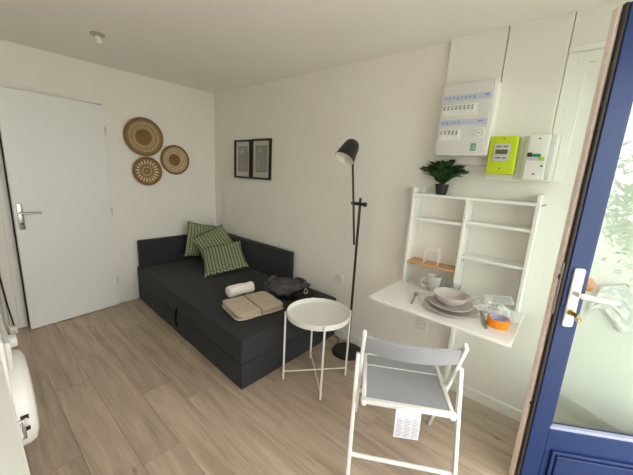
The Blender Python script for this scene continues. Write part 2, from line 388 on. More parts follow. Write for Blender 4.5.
# unseen roof added over the entrance to cut sky light near the opening
struct(MB().box(EX+.2, EX+1.55, -4.2, 1.6, 2.50, 2.62).build('light_blocking_roof', mat('blocking_roof_paint', (206, 202, 192), .8)))
# outside ground
struct(MB().box(EX+.2, 22, -14, 10, -.2, -.03).build('ground', groundm))

# ------------------------------------------------------------------ daybed
sf = thing('daybed', 'charcoal fabric corner daybed filling the room corner', 'daybed', (0, 0, 0))
def skew(o):
    # the front edge runs slightly away from the wall
    for v in o.data.vertices: v.co.y += (-v.co.y)*(.055-.040*v.co.x)
    return o
skew(MB().box(.015, 2.082, -1.056, -.02, .004, .197, .006, 2).build('base', sofam, sf, True))
skew(MB().box(.013, 2.082, -1.058, -.018, .1975, .386, .015, 4).build('seat', sofam, sf, True))
skew(MB().box(.012, .088, -1.040, -.02, .375, .685, .012, 3).build('headboard', sofam, sf, True))
MB().box(.090, 1.505, -.092, -.018, .375, .708, .012, 3).build('side_backrest', sofam, sf, True)
lp = MB(); lp.tube([(1.05, -1.060, .25), (1.05, -1.070, .21), (1.05, -1.073, .13), (1.05, -1.068, .085), (1.05, -1.060, .080)], .010, 6); skew(lp.build('pull_loop', sofad, sf, True))
MB().box(2.080, 2.0845, -.30, -.288, .02, .36, .002, 1).build('fabric_fold', sofam, sf)
# ------------------------------------------------------------------ cushions
def cushion(label, c, yaw, tilt, spin, s=.47, th=.13):
    n = 26; V = []; F = []
    def pt(i, j, sgn):
        u = 2*i/n-1; v = 2*j/n-1
        pin = 1-.05*(1-u*u)*abs(v)**3; pin2 = 1-.05*(1-v*v)*abs(u)**3
        k = ((1-u**4)*(1-v**4))
        z = sgn*th/2*max(k, 0)**.55 + .006*math.sin(5*u+3*v)*k
        x = u*s/2*(1-.07*(1-v*v)*abs(u)); y = v*s/2*(1-.07*(1-u*u)*abs(v))
        return (x, y, z)
    idx = {}
    for sgn in (1, -1):
        for i in range(n+1):
            for j in range(n+1):
                ed = i in (0, n) or j in (0, n)
                if sgn == -1 and ed: idx[(i, j, -1)] = idx[(i, j, 1)]; continue
                idx[(i, j, sgn)] = len(V); V.append(pt(i, j, sgn))
        for i in range(n):
            for j in range(n):
                q = [idx[(i, j, sgn)], idx[(i+1, j, sgn)], idx[(i+1, j+1, sgn)], idx[(i, j+1, sgn)]]
                F.append(q if sgn == 1 else q[::-1])
    M = T(*c) @ RZ(yaw) @ RX(PI/2-tilt) @ RZ(spin)     # face normal = local z, looks along -y after yaw
    o = MB().raw(V, F).build('cushion', pilm, None, True, M, 80)
    return tag(o, label, 'cushion', 'green cushions in the daybed corner')
cushion('green braided cushion leaning in the corner, rearmost of three', (.255, -.330, .636), math.radians(84), math.radians(11), math.radians(-13), .42, .10)
cushion('green braided cushion squeezed between the other two cushions', (.485, -.302, .632), math.radians(58), math.radians(40), math.radians(30), .40, .07)
cushion('green braided cushion in front of the other two', (.760, -.372, .540), math.radians(39), math.radians(62), math.radians(25), .46, .10)

# ------------------------------------------------------------------ things on the daybed
# white rolled towel
def noisy(o, amp, freq, seed=0):
    from mathutils import noise
    for v in o.data.vertices:
        v.co += v.normal*amp*noise.noise(v.co*freq+Vector((seed, seed, seed)))
tr = thing('rolled_towel', 'white rolled towel behind the beige folded blanket', 'towel', (1.435, -.635, .388), math.radians(84))
pts = []; R0 = .052
spi = []
for i in range(90):
    a = i/89*2*PI*3.2; r = .010+(R0-.010)*i/89; spi.append((r*math.cos(a), r*math.sin(a)))
body = MB().lathe([(0, -.125), (.03, -.127), (.047, -.122), (R0, -.11), (R0+.001, 0), (R0, .11), (.047, .122), (.03, .127), (0, .125)], 36)
for q in range(2): bmesh.ops.subdivide_edges(body.bm, edges=[e for e in body.bm.edges if abs((e.verts[0].co-e.verts[1].co).z) > .03], cuts=3)
o = body.build('roll', towelw, tr, True, T(0, 0, R0) @ RY(PI/2), 60); noisy(o, .006, 22)
fl_ = MB()
for k in range(20):
    pass
fl_.tube([(-.126, .012*math.cos(a*1.0)*a/3, R0+.012*math.sin(a)*a/3) for a in [i*.35 for i in range(30)]], .0035, 6)
fl_.build('rolled_end', towelw, tr, True)
MB().tube([(-.12+.24*i/12, -.030-.004*math.sin(i), R0+.045+.002*math.sin(i*2)) for i in range(13)], .005, 6).build('towel_edge', towelw, tr, True)
from mathutils import noise as mnz
# beige folded blanket with cord
bl = thing('folded_blanket', 'beige folded linen blanket tied with a brown cord', 'blanket', (1.745, -.735, .397), math.radians(79))
for k, (w_, d_, z0, z1) in enumerate([(.212, .176, 0, .019), (.204, .170, .019, .038), (.208, .173, .038, .056)]):
    V = []; F = []; n = 28; idx = {}
    for sgn in (1, -1):
        for i in range(n+1):
            for j in range(n+1):
                if sgn == -1 and (i in (0, n) or j in (0, n)): idx[(i, j, -1)] = idx[(i, j, 1)]; continue
                u = math.sin((2*i/n-1)*PI/2); v = math.sin((2*j/n-1)*PI/2); mxx = max(abs(u), abs(v)); sup = (abs(u)**8+abs(v)**8)**.125
                kk = mxx/sup if sup > 1e-6 else 1
                zz = (z0+z1)/2+sgn*(z1-z0)/2*math.sqrt(max(0, 1-mxx**10))
                zz += (.004*mnz.noise(Vector((u*1.6, v*2.5, k)))+.002*mnz.noise(Vector((u*3, v*9, k+3))))*(1 if k == 2 else .5)
                idx[(i, j, sgn)] = len(V); V.append((w_*u*kk+.004*mnz.noise(Vector((v*3, k, 1))), d_*v*kk+.004*mnz.noise(Vector((u*3, k, 5))), zz))
        for i in range(n):
            for j in range(n):
                qd = [idx[(i, j, sgn)], idx[(i+1, j, sgn)], idx[(i+1, j+1, sgn)], idx[(i, j+1, sgn)]]; F.append(qd if sgn == 1 else qd[::-1])
    MB().raw(V, F).build('fold', towelb, bl, True, None, 75)
cd_ = MB()
cd_.box(-.013, -.009, -.174, .174, .0595, .0625); cd_.box(-.013, -.009, -.184, -.1805, .004, .0625); cd_.box(-.013, -.009, .1805, .184, .004, .0625)
cd_.build('cord', cordm, bl)
# dark grey bag
bgx = thing('bag', 'dark grey crumpled cloth bag lying on the daybed', 'bag', (1.69, -.295, .390), math.radians(42)); bgx.scale = (.86, 1, 1)
b_ = bmesh.new(); bmesh.ops.create_icosphere(b_, subdivisions=5, radius=1)
from mathutils import noise as mnoise
for v in b_.verts:
    p = v.co.copy(); k = 1+.22*mnoise.noise(p*2.1)+.10*abs(mnoise.noise(p*4.7))
    x, y_, z = p.x*.235*k, p.y*.15*k, p.z*.075*k
    z = max(z+.062, .002+.0*z); v.co = (x, y_, z)
mb = MB(); mb._join(b_); mb.build('body', bagm, bgx, True, None, 80)
mb = MB(); mb.tube([(-.20+.40*i/20, -.03+.05*math.sin(i*.5), .125+.022*math.sin(i*.45)+.0) for i in range(21)], [.016+.006*math.sin(i) for i in range(21)], 8); mb.build('fold_roll', bagm, bgx, True)
mb = MB(); mb.tube([(.05, -.13, .02), (.08, -.17, .06), (.13, -.165, .08), (.20, -.11, .085), (.235, -.03, .06), (.22, .03, .03)], .014, 8); mb.build('handle', sofad, bgx, True)
mb = MB(); mb.lathe([(.020+.006*math.cos(a), .006*math.sin(a)) for a in [k*2*PI/8 for k in range(8)]], 20, None, True); mb.build('buckle', chrome, bgx, True, T(.21, -.125, .075) @ RX(1.1) @ RY(.3))
mb = MB(); mb.tube([(-.05, -.14, .020), (-.0, -.165, .024), (.06, -.17, .022), (.12, -.16, .03)], .018, 8); mb.build('strap', sofad, bgx, True)

# ------------------------------------------------------------------ wall baskets
def basket(label, y, z, r, bands, nst, rowoff, depth=.035):
    root = thing('wall_basket', label, 'basket', (0.002, y, z), 0, 'woven baskets on the back wall')
    root.rotation_euler = (0, PI/2, 0)     # local z points into the room (+x)
    prof = [(0, .004)]
    n = int(r/.011)
    for i in range(n*4+1):
        rr = r*.93*i/(n*4); coil = .0022*abs(math.sin(PI*rr/.011))
        prof.append((max(rr, 1e-4), .006+depth*(rr/r)**3+coil))
    prof = prof[1:]
    prof += [(r*.93, .002+depth*.80-.004), (r*.6, .0+depth*.15), (0, 0)]
    MB().lathe([(0, .006)]+prof, 48).build('woven_disc', basket_mat('woven_seagrass_%d' % int(r*1000), r, bands, nst, rowoff), root, True, None, 70)
    rim = MB().lathe([(r*.95+.014*math.cos(a), depth*.80+.010*math.sin(a)) for a in [k*2*PI/10 for k in range(10)]], 56, None, True)
    rim.build('rim', mat('basket_rim', (134, 100, 58), .85, noise=.25, nscale=80, bump=.5, bscale=150), root, True)
basket('largest woven basket, uppermost of three on the back wall', -.845, 1.79, .192, [(0, 0), (.40, .25), (.45, .6), (.60, .25), (.66, .6), (.80, .2)], 34, .5)
basket('middle sized woven basket with dark solid centre, rightmost of three', -.525, 1.575, .160, [(0, 0), (.36, 0), (.42, .9), (.56, .2), (.60, .95), (.74, .2), (.78, .9)], 40, .5)
basket('smallest woven basket with spoked pale pattern, lowest of three', -.832, 1.437, .145, [(0, .3), (.14, 0), (.25, .6), (.36, .2), (.52, .75), (.78, .2)], 20, 0)

# ------------------------------------------------------------------ framed prints
def picture(label, x0, x1, z0, z1):
    root = thing('picture_frame', label, 'picture', ((x0+x1)/2, 0, z0), 0, 'framed prints on the right wall')
    w2 = (x1-x0)/2; h_ = z1-z0; d = .030; f = .020
    fr = MB(); fr.box(-w2, -w2+f, -d, -.001, 0, h_, .0015, 1); fr.box(w2-f, w2, -d, -.001, 0, h_, .0015, 1)
    fr.box(-w2+f, w2-f, -d, -.001, 0, f, .0015, 1); fr.box(-w2+f, w2-f, -d, -.001, h_-f, h_, .0015, 1); fr.build('frame', framem, root)
    MB().box(-w2+f, w2-f, -.012, -.004, f, h_-f).build('mount', mountm, root)
    iw = w2-.062
    p = MB().box(-iw, iw, -.0135, -.012, .075, h_-.065).build('print', printg, root)
    q = MB(); q.box(-iw*.55, iw*.25, -.0142, -.0135, h_-.135, h_-.122); q.box(-iw*.3, iw*.05, -.0142, -.0135, h_-.12, h_-.098); q.build('printed_heading', printl, p)
    q = MB()
    for k in range(9): q.box(-iw*.8, iw*(.8 if k % 3 else .55), -.0142, -.0135, .10+k*.021, .104+k*.021)
    q.build('printed_text', printl, p)
    MB().box(-w2+f, w2-f, -.0185, -.017, f, h_-f).build('glazing', clearglass, root)
picture('black framed grey print, left of the pair on the wall', .462, .765, 1.412, 1.838)
picture('black framed grey print, right of the pair nearer the lamp', .782, 1.100, 1.414, 1.843)

# ------------------------------------------------------------------ sockets
def socket(label, x, z):
    root = thing('wall_socket', label, 'socket', (x, 0, z), 0, 'white wall sockets'); root.scale = (1.15, 1, 1.15)
    MB().box(-.041, .041, -.010, -.0005, -.041, .041, .004, 2).build('plate', plast, root, True)
    MB().lathe([(.020, -.004), (.021, .0), (.029, .003), (.031, 0.0015), (.031, 0), (.0, -.006)], 28, RX(PI/2)).build('round_insert', plast2, root, True, T(0, -.011, 0))
    for sx_ in (-.0095, .0095): MB().lathe([(.0028, 0), (.0028, .002), (0, .002)], 10, RX(PI/2)).build('pin_hole', blackp, root, False, T(sx_, -.0105, 0))
    MB().lathe([(.0025, 0), (.0025, .010), (0, .010)], 10, RX(PI/2)).build('earth_pin', chrome, root, False, T(0, -.0105, .012))
socket('white wall socket behind the black floor lamp', 2.078, .574)
socket('white wall socket under the fold-down desk', 2.885, .425)

# ------------------------------------------------------------------ round tray table
tb = thing('tray_table', 'round white metal tray table beside the daybed', 'table', (2.347, -.612, 0), -.70)
RT = .226; HT = .53
tray = MB().lathe([(0, HT-.022), (RT-.004, HT-.022), (RT-.002, HT+.012), (RT, HT+.014), (RT+.003, HT+.012), (RT+.001, HT-.024), (RT-.004, HT-.028), (0, HT-.028)], 64)
tray.build('tray', metalw, tb, True)
for k in range(4):
    a = k*PI/2; q = (RT+.013)
    MB().tube([(q*math.cos(a), q*math.sin(a), .001), (q*math.cos(a), q*math.sin(a), HT+.010)], .0075, 12).build('leg', metalw, tb, True)
for k in range(2):
    a = k*PI/2; q = RT+.008; zz = .052+.011*k
    MB().tube([(q*math.cos(a), q*math.sin(a), zz), (-q*math.cos(a), -q*math.sin(a), zz)], .005, 10).build('crossbar', metalw, tb, True)

# ------------------------------------------------------------------ floor lamp
LX, LYY = 2.335, -.165
lm = thing('floor_lamp', 'black metal floor lamp with tilted bell shade', 'lamp', (LX, LYY, 0), 0)
MB().lathe([(0, .001), (.125, .001), (.130, .006), (.130, .016), (.124, .022), (.02, .026), (.016, .034), (0, .034)], 48).build('base', blackm, lm, True)
MB().tube([(0.005, 0, .03), (.005, 0, 1.345)], .0105, 12).build('pole', blackm, lm, True)
MB().tube([(-.004, -.024, .97), (-.040, -.026, 1.30), (-.075, -.028, 1.605)], .0085, 12).build('upper_rod', blackm, lm, True)
cl = MB(); cl.tube([(-.064, -.012, 1.298), (.052, -.012, 1.298)], .013, 12); cl.build('clamp', blackm, lm, True)
kn = MB(); kn.tube([(.052, -.012, 1.298), (.066, -.012, 1.298)], .018, 12); kn.build('knob', blackm, lm, True)
jt = MB(); jt.tube([(-.075, -.028, 1.60), (-.078, -.03, 1.65)], .010, 10); jt.tube([(-.078, -.030, 1.648), (-.076, -.048, 1.668)], .011, 12); jt.build('joint', blackm, lm, True)
# shade: bell pointing down-left and towards the room
ax = Vector((-.10, -.56, -.83)).normalized(); top = Vector((-.068, -.036, 1.768))
zq = ax.to_track_quat('Z', 'Y').to_matrix().to_4x4(); zq.translation = top
prof = [(0, 0), (.024, .003), (.042, .012), (.054, .030), (.061, .055), (.067, .09), (.074, .135), (.078, .165)]
MB().lathe(prof+[(.0765, .1655)]+[(r-.0015, z+.001) for r, z in prof[::-1][1:-1]]+[(0, .0015)], 40).build('lamp_shade', blackm, lm, True, zq, 60)
MB().lathe([(r-.003, z+.0025) for r, z in prof[::-1][:-1]]+[(0, .003)], 40).build('shade_lining', shadein, lm, True, zq, 60)
MB().lathe([(0, .03), (.017, .03), (.017, .07), (.022, .085), (.026, .105), (.020, .125), (0, .132)], 20).build('bulb', mat('opal_bulb', (238, 236, 230), .3), lm, True, zq)
cb_ = MB(); cb_.tube([(-.122, .02, .010), (-.15, .05, .005), (-.16, .09, .005), (-.19, .12, .005), (-.235, .135, .005)], .0035, 8); cb_.build('cable', blackp, lm, True)

# ------------------------------------------------------------------ fold-down wall desk
DX0, DX1, DD, DZ = 2.742, 3.476, .135, .775
TOPZ = 1.408
dk = thing('wall_desk', 'white wall-mounted fold-down desk with open shelves', 'desk', (0, 0, 0))
th = .018
MB().box(DX0, DX0+th, -DD, -.002, .74, 1.455, .0015, 1).build('side_panel', boardw, dk)
MB().box(DX1-th, DX1, -DD, -.002, .74, 1.465, .0015, 1).build('side_panel', boardw, dk)
XM = 3.104
MB().box(XM-th/2, XM+th/2, -DD, -.002, DZ+.012, TOPZ-th/2, .0015, 1).build('divider', boardw, dk)
MB().box(DX0+th, DX1-th, -DD, -.002, TOPZ-th/2, TOPZ+th/2, .0015, 1).build('top_shelf', boardw, dk)
def shelf(xa, xb, z, mt=boardw, nm='shelf', d=.128): return MB().box(xa, xb, -d, -.002, z-th/2, z+th/2, .0015, 1).build(nm, mt, dk)
shelf(DX0+th, XM-th/2, 1.240)
shelf(XM+th/2, DX1-th, 1.258)
shelf(XM+th/2, DX1-th, 1.035)
wshelf = shelf(DX0+th, XM-th/2, .922, oakshelf, 'oak_shelf', .133)
MB().box(DX0+.02, DX1-.02, -.125, -.002, .745, .762, .0015, 1).build('bottom_board', boardw, dk)
MB().box(2.735, 3.508, -.600, -.138, DZ-.018, DZ, .002, 2).build('tabletop', boardw, dk)
MB().box(XM+.012, XM+.034, -.085, -.014, .09, DZ-.02, .002, 1).build('support_panel', boardw, dk)
for sx_ in (DX0+.06, DX1-.06): MB().box(sx_-.03, sx_+.03, -.1375, -.126, DZ-.024, DZ-.004).build('hinge', chrome, dk)
MB().box(DX0+th, DX0+th+.035, -.022, -.002, TOPZ+th/2, 1.462, .002, 1).build('wall_bracket', boardw, dk)
MB().tube([(DX1-.002, -.03, 1.40), (DX1+.022, -.03, 1.407)], .004, 8).build('screw_pin', chrome, dk, True)

# ------------------------------------------------------------------ potted plant on desk top
ZT = TOPZ+th/2+.0006
pp = thing('potted_fern', 'small green leafy plant in a black pot on the desk', 'plant', (2.915, -.072, ZT), .3); pp.scale = (.94, .94, .90)
MB().lathe([(0, .0), (.034, .0), (.045, .068), (.048, .069), (.048, .078), (.043, .078), (.041, .066), (0, .066)], 32).build('pot', potm, pp, True)
MB().lathe([(0, .070), (.0405, .0675), (0, .0672)], 24).build('soil', soilm, pp)
random.seed(11)
for s_ in range(46):
    a = 2*PI*s_*.618+random.uniform(-.2, .2); reach = random.uniform(.02, .14); hh = random.uniform(.11, .185)*(1.0-reach*2.6)
    if math.sin(a+.3) > .0: reach = min(reach, .055/max(.3, abs(math.sin(a+.3))))
    pts = []
    for i in range(7):
        t_ = i/6; rr = .008+reach*t_**1.2; pts.append(Vector((rr*math.cos(a), rr*math.sin(a), .066+hh*(1.7*t_-.75*t_*t_))))
    fr = MB(); fr.tube(pts, [.0022-.0002*i for i in range(7)], 5); stem = fr.build('frond', stemm, pp)
    lf = MB(); V = []; F = []
    for i in range(1, 7):
        for sd in (-1, 0, 1):
            if sd == 0 and i != 6: continue
            p = pts[i]; d = (pts[i]-pts[i-1]).normalized(); sid = d.cross(Vector((0, 0, 1))).normalized()
            dirv = (d*.75+sid*sd*1.0+Vector((0, 0, random.uniform(-.05, .55)))).normalized() if sd else d
            l_ = random.uniform(.045, .070); wv = dirv.cross(Vector((random.uniform(-.3, .3), random.uniform(-.3, .3), 1))).normalized()*.018; nn = wv.cross(dirv).normalized()*.004
            k = len(V); V += [p, p+dirv*l_*.45+wv+nn, p+dirv*l_, p+dirv*l_*.45-wv+nn, p+dirv*l_*.5]
            F += [(k, k+1, k+4), (k+1, k+2, k+4), (k+2, k+3, k+4), (k+3, k, k+4)]
    lf.raw([tuple(v) for v in V], F); lf.build('leaves', leafm, stem)

# ------------------------------------------------------------------ wire rack on oak shelf
ZS = .922+th/2+.0006
wr = thing('wire_rack', 'white wire napkin holder on the oak shelf', 'rack', (2.915, -.075, ZS), math.radians(8))
for yy in (-.034, .034):
    MB().tube([(-.048, yy, .0), (-.048, yy, .06), (-.046, yy, .092), (-.036, yy, .102), (.036, yy, .102), (.046, yy, .092), (.048, yy, .06), (.048, yy, .0)], .0038, 8).build('hoop', metalw, wr, True)
for xx in (-.036, .036): MB().tube([(xx, -.034, .104), (xx, .034, .104)], .0034, 8).build('crosswire', metalw, wr, True)
for xx in (-.048, .048): MB().tube([(xx, -.034, .0035), (xx, .034, .0035)], .0034, 8).build('base_wire', metalw, wr, True)

# ------------------------------------------------------------------ tableware
ZD = DZ+.0006
mg = thing('mug', 'pale grey porcelain mug at the back of the desk', 'mug', (2.985, -.180, ZD), 0); mg.scale = (1.16, 1.16, 1.08)
MB().lathe([(0, 0), (.028, 0), (.031, .004), (.036, .05), (.039, .095), (.0365, .095), (.0335, .05), (.027, .008), (0, .007)], 36).build('cup', porc, mg, True, None, 50)
hd = MB(); hd.tube([(-.033, -.01, .022), (-.056, -.022, .026), (-.067, -.028, .05), (-.060, -.024, .076), (-.035, -.01, .078)], .0052, 8); hd.build('handle', porc, mg, True)
def tumbler(label, x, y_):
    o = MB().lathe([(0, 0), (.026, 0), (.028, .003), (.033, .088), (.0312, .088), (.0262, .010), (0, .008)], 32).build('glass_tumbler', clearglass2, None, True, T(x, y_, ZD), 50)
    tag(o, label, 'glass', 'clear tumblers behind the bowl')
tumbler('clear glass tumbler right next to the grey mug', 3.068, -.172)
tumbler('clear glass tumbler behind the bowl, farther from the mug', 3.128, -.205)
PX, PY = 3.166, -.408
def plate(nm, label, r, z, cat): 
    o = MB().lathe([(0, 0), (r*.55, 0), (r*.60, .003), (r*.97, .017), (r, .020), (r*.985, .0215), (r*.95, .0195), (r*.60, .0065), (r*.55, .0045), (0, .0045)], 56).build(nm, stone, None, True, T(PX, PY, z), 50)
    tag(o, label, cat)
plate('dinner_plate', 'large taupe dinner plate at the bottom of the stack', .150, ZD, 'plate')
plate('side_plate', 'smaller taupe plate between dinner plate and bowl', .119, ZD+.0175, 'plate')
o = MB().lathe([(0, 0), (.032, 0), (.034, .003), (.060, .022), (.078, .048), (.085, .062), (.0825, .063), (.074, .048), (.056, .025), (.030, .007), (0, .006)], 56).build('bowl', stone, None, True, T(PX-.004, PY+.010, ZD+.0175+.0072) @ Matrix.Diagonal((1.18, 1.18, 1.08, 1)), 50)
tag(o, 'taupe stoneware bowl on top of the two plates', 'bowl')
# fork and knife
def flat(pts, z0, th_): return MB().poly(pts, th_)
fk = thing('fork', 'steel fork lying left of the plates', 'fork', (2.948, -.395, ZD), math.radians(14)); fk.scale = (1.3, 1.2, 1)
MB().poly([(-.004, -.10), (.004, -.10), (.006, -.06), (.0035, 0), (.004, .022), (.010, .034), (.011, .052), (-.011, .052), (-.010, .034), (-.004, .022), (-.0035, 0), (-.006, -.06)], .0024).build('handle', steel, fk)
for k in range(4): MB().poly([(-.011+k*.0062, .052), (-.011+k*.0062+.0034, .052), (-.011+k*.0062+.003, .092), (-.011+k*.0062+.0008, .092)], .0022).build('tine', steel, fk)
kf = thing('knife', 'steel table knife lying right of the plates', 'knife', (3.350, -.415, ZD), math.radians(18)); kf.scale = (1.2, 1.1, 1)
MB().poly([(-.006, -.10), (.006, -.10), (.0075, -.06), (.006, .0), (-.006, .0), (-.0075, -.06)], .006).build('handle', steel, kf)
MB().poly([(-.006, .0), (.006, .0), (.009, .03), (.009, .075), (.003, .105), (-.006, .108)], .002).build('blade', steel, kf)
# tape roll
tp = thing('tape_roll', 'orange roll of tape near the desk front corner', 'tape', (3.420, -.428, ZD), 0)
MB().lathe([(.0535, 0), (.0535, .045), (.046, .045), (.046, 0)], 44, None, True).build('tape', orange, tp, True, None, 40)
MB().lathe([(.0455, 0), (.0455, .0455), (.0425, .0455), (.0425, 0)], 44, None, True).build('core', tapecore, tp, True, None, 40)
# crumpled plastic bag and papers
from mathutils import noise as mn
def crumple(nm, label, cat, c, rz, sx_, sy_, h_, seed, mt, n=22, base=.004, fr=7, ret=True):
    V = []; F = []
    for i in range(n+1):
        for j in range(n+1):
            u = i/n*2-1; v = j/n*2-1
            k = (1-abs(u)**3)*(1-abs(v)**3)
            z = base+h_*k*(.35+abs(mn.noise(Vector((u*fr/3, v*fr/3, seed))))+.5*abs(mn.noise(Vector((u*fr, v*fr, seed+5)))))
            e_ = .05*mn.noise(Vector((u*2, v*2, seed+9)))
            V.append((sx_/2*(u+e_), sy_/2*(v+e_*.7), z))
    for i in range(n):
        for j in range(n): F.append((i*(n+1)+j, (i+1)*(n+1)+j, (i+1)*(n+1)+j+1, i*(n+1)+j+1))
    o = MB().raw(V, F).build(nm, mt, None, True, T(*c) @ RZ(rz), 25)
    sm = o.modifiers.new('thickness', 'SOLIDIFY'); sm.thickness = .0006; sm.offset = 1
    return tag(o, label, cat)
crumple('plastic_bag', 'crumpled clear plastic bag behind the knife and tape', 'bag', (3.345, -.228, ZD), math.radians(6), .22, .15, .055, 3.3, plasticfilm)
pap = thing('paper_sheet', 'white printed leaflet lying in the plastic bag', 'paper', (3.375, -.20, ZD+.062), 0)
pap.rotation_euler = (math.radians(10), math.radians(-8), math.radians(18))
MB().box(-.075, .075, -.050, .050, 0, .001).build('sheet', paperm, pap)
q = MB()
for k in range(7): q.box(-.03, .065, -.035+k*.011, -.032+k*.011, .001, .0014)
q.build('printed_text', mat('grey_ink', (150, 152, 160), .8), pap)
kb = MB(); kb.box(-.022, .012, -.008, .008, 0, .010, .003, 2); kb.build('sachet', None, None)
sch = bpy.data.objects['sachet']; sch.data.materials.append(mat('silver_sachet', (150, 146, 138), .35, metal=.7)); sch.location = (3.255, -.262, ZD+.0); sch.rotation_euler = (0, 0, .3)
tag(sch, 'small silver sachet in front of the plastic bag', 'sachet')
cr = crumple('paper_sheet', 'blank white paper lying between plastic bag and tape', 'paper', (3.432, -.300, ZD), math.radians(20), .12, .11, .010, 8.1, paperm, 14)

# ------------------------------------------------------------------ electrical equipment
fb = thing('fuse_box', 'white fuse box with two rows of breakers', 'fuse box', (0, 0, 0))
FX0, FX1, FZ0, FZ1, FY = 2.862, 3.160, 1.668, 2.098, -.128
MB().box(FX0+.006, FX1+.010, FY+.008, -.033, FZ0+.004, FZ1-.004, .004, 2).build('back_box', plast, fb)
cvr = MB().box(FX0, FX1-.010, FY-.010, FY+.008, FZ0, FZ1, .007, 3).build('cover', plast2, fb, True)
MB().box(FX1-.009, FX1+.012, FY-.004, FY+.007, FZ0+.03, FZ1+.004, .003, 2).build('side_rail', plast, fb)
def row_of(n, x0, z, lz):
    MB().box(FX0+.012, FX1-.012, FY-.0125, FY-.010, lz-.017, lz+.017, .001, 1).build('label_strip', labelst, fb)
    br = None
    for k in range(n):
        x = x0+k*.0235
        if br is None:
            br = MB().box(-.0105, .0105, -.008, 0, -.024, .024, .0015, 1).build('breaker', plast, fb); br.location = (x, FY-.010, z)
            tg = MB().box(-.005, .005, -.017, -.008, -.004, .010, .0015, 1).build('toggle', mat('toggle_grey', (150, 154, 146), .5), br)
            wn_ = MB().box(-.006, .006, -.0088, -.008, .014, .020).build('window', greenp, br)
        else:
            c = clone(br, fb, (x, FY-.010, z)); clone(tg, c); clone(wn_, c)
    for k in range(n):
        x = x0+k*.0235
        MB().box(x-.007, x+.005, FY-.0135, FY-.0125, lz-.004-.004*(k % 2), lz+.006).build('printed_mark', bluep, fb)
row_of(8, FX0+.030, 1.945, 2.012)
row_of(5, FX0+.030, 1.800, 1.868)
for xx, zz in ((FX1-.035, 2.016), (FX1-.05, 1.870)): MB().box(xx-.012, xx+.012, FY-.0135, FY-.0125, zz-.005, zz+.006).build('printed_mark', bluep, fb)
for z_, n_ in ((1.945, 8), (1.80, 5)): MB().box(FX0+.012, FX0+.030+n_*.0235, FY-.0115, FY-.0099, z_-.034, z_+.030).build('breaker_recess', mat('recess_white', (222, 222, 214), .5), fb)
sk = MB().box(FX1-.080, FX1-.020, FY-.014, FY-.010, 1.775, 1.832, .003, 2).build('outlet', plast, fb)
MB().lathe([(0, -.001), (.018, -.001), (.023, .002), (.025, .001), (.025, 0)], 24, RX(PI/2)).build('outlet_ring', greyp, sk, True, T(FX1-.050, FY-.0145, 1.803))
for dx in (-.006, .006): MB().lathe([(.003, 0), (.003, .003), (0, .003)], 10, RX(PI/2)).build('pin_hole', blackp, sk, False, T(FX1-.05+dx, FY-.0148, 1.803))
g = MB().box(FX1-.085, FX1-.055, FY-.0112, FY-.010, 1.700, 1.742).build('green_sticker', greenp, fb)
q = MB()
for k in range(3): q.box(FX1-.081, FX1-.059, FY-.0118, FY-.0112, 1.708+k*.011, 1.711+k*.011)
q.build('sticker_mark', plast, g)
MB().lathe([(.004, 0), (.004, .002), (0, .0022)], 10, RX(PI/2)).build('screw', greyp, fb, False, T(FX0+.02, FY-.010, 1.695))

mtb = thing('meter_board', 'white backing board holding the meter and breaker', 'board', (0, 0, 0))
MB().box(3.165, 3.498, -.058, -.001, 1.535, 1.788, .003, 2).build('board', plast, mtb)
MB().box(3.318, 3.345, -.064, -.058, 1.54, 1.785, .002, 1).build('cable_duct', plast2, mtb)

em = thing('electricity_meter', 'lime green electricity meter with grey display', 'meter', (0, 0, 0))
MB().box(3.176, 3.318, -.125, -.0585, 1.566, 1.782, .006, 3).build('case', lime, em, True)
bz = MB().box(3.203, 3.285, -.132, -.125, 1.640, 1.738, .006, 2).build('bezel', greyp, em, True)
MB().box(3.213, 3.275, -.1335, -.132, 1.680, 1.706).build('display', lcdm, bz)
q = MB(); q.box(3.213, 3.240, -.1333, -.132, 1.718, 1.726); q.box(3.250, 3.272, -.1333, -.132, 1.718, 1.726); q.box(3.215, 3.245, -.1333, -.132, 1.655, 1.663); q.box(3.252, 3.272, -.1333, -.132, 1.655, 1.663); q.build('printed_text', mat('dark_grey_ink', (104, 108, 110), .7), bz)
for zz in (1.766, 1.600): MB().lathe([(.005, 0), (.005, .002), (0, .002)], 10, RX(PI/2)).build('screw', mat('olive_screw', (120, 128, 30), .5), em, False, T(3.246, -.125, zz))

ms = thing('main_breaker', 'white main breaker with black and green switches', 'breaker', (0, 0, 0))
MB().box(3.365, 3.462, -.108, -.0585, 1.545, 1.788, .005, 3).build('case', plast, ms, True)
MB().box(3.463, 3.482, -.085, -.0585, 1.548, 1.785, .002, 1).build('side_cover', plast2, ms)
MB().box(3.371, 3.392, -.125, -.108, 1.668, 1.690, .003, 2).build('black_lever', blackp, ms)
MB().box(3.394, 3.432, -.113, -.108, 1.668, 1.684, .001, 1).build('green_band', greenp, ms)
MB().box(3.430, 3.452, -.115, -.108, 1.648, 1.668, .002, 1).build('test_button', ylgrn, ms)
MB().box(3.438, 3.450, -.110, -.108, 1.615, 1.624).build('green_mark', greenp, ms)
q = MB().box(3.372, 3.428, -.109, -.108, 1.648, 1.662); q.build('printed_text', greyp, ms)
for zz in (1.765, 1.575): MB().box(3.408, 3.420, -.110, -.108, zz-.003, zz+.003).build('screw', mat('dark_screw', (70, 70, 66), .5), ms)

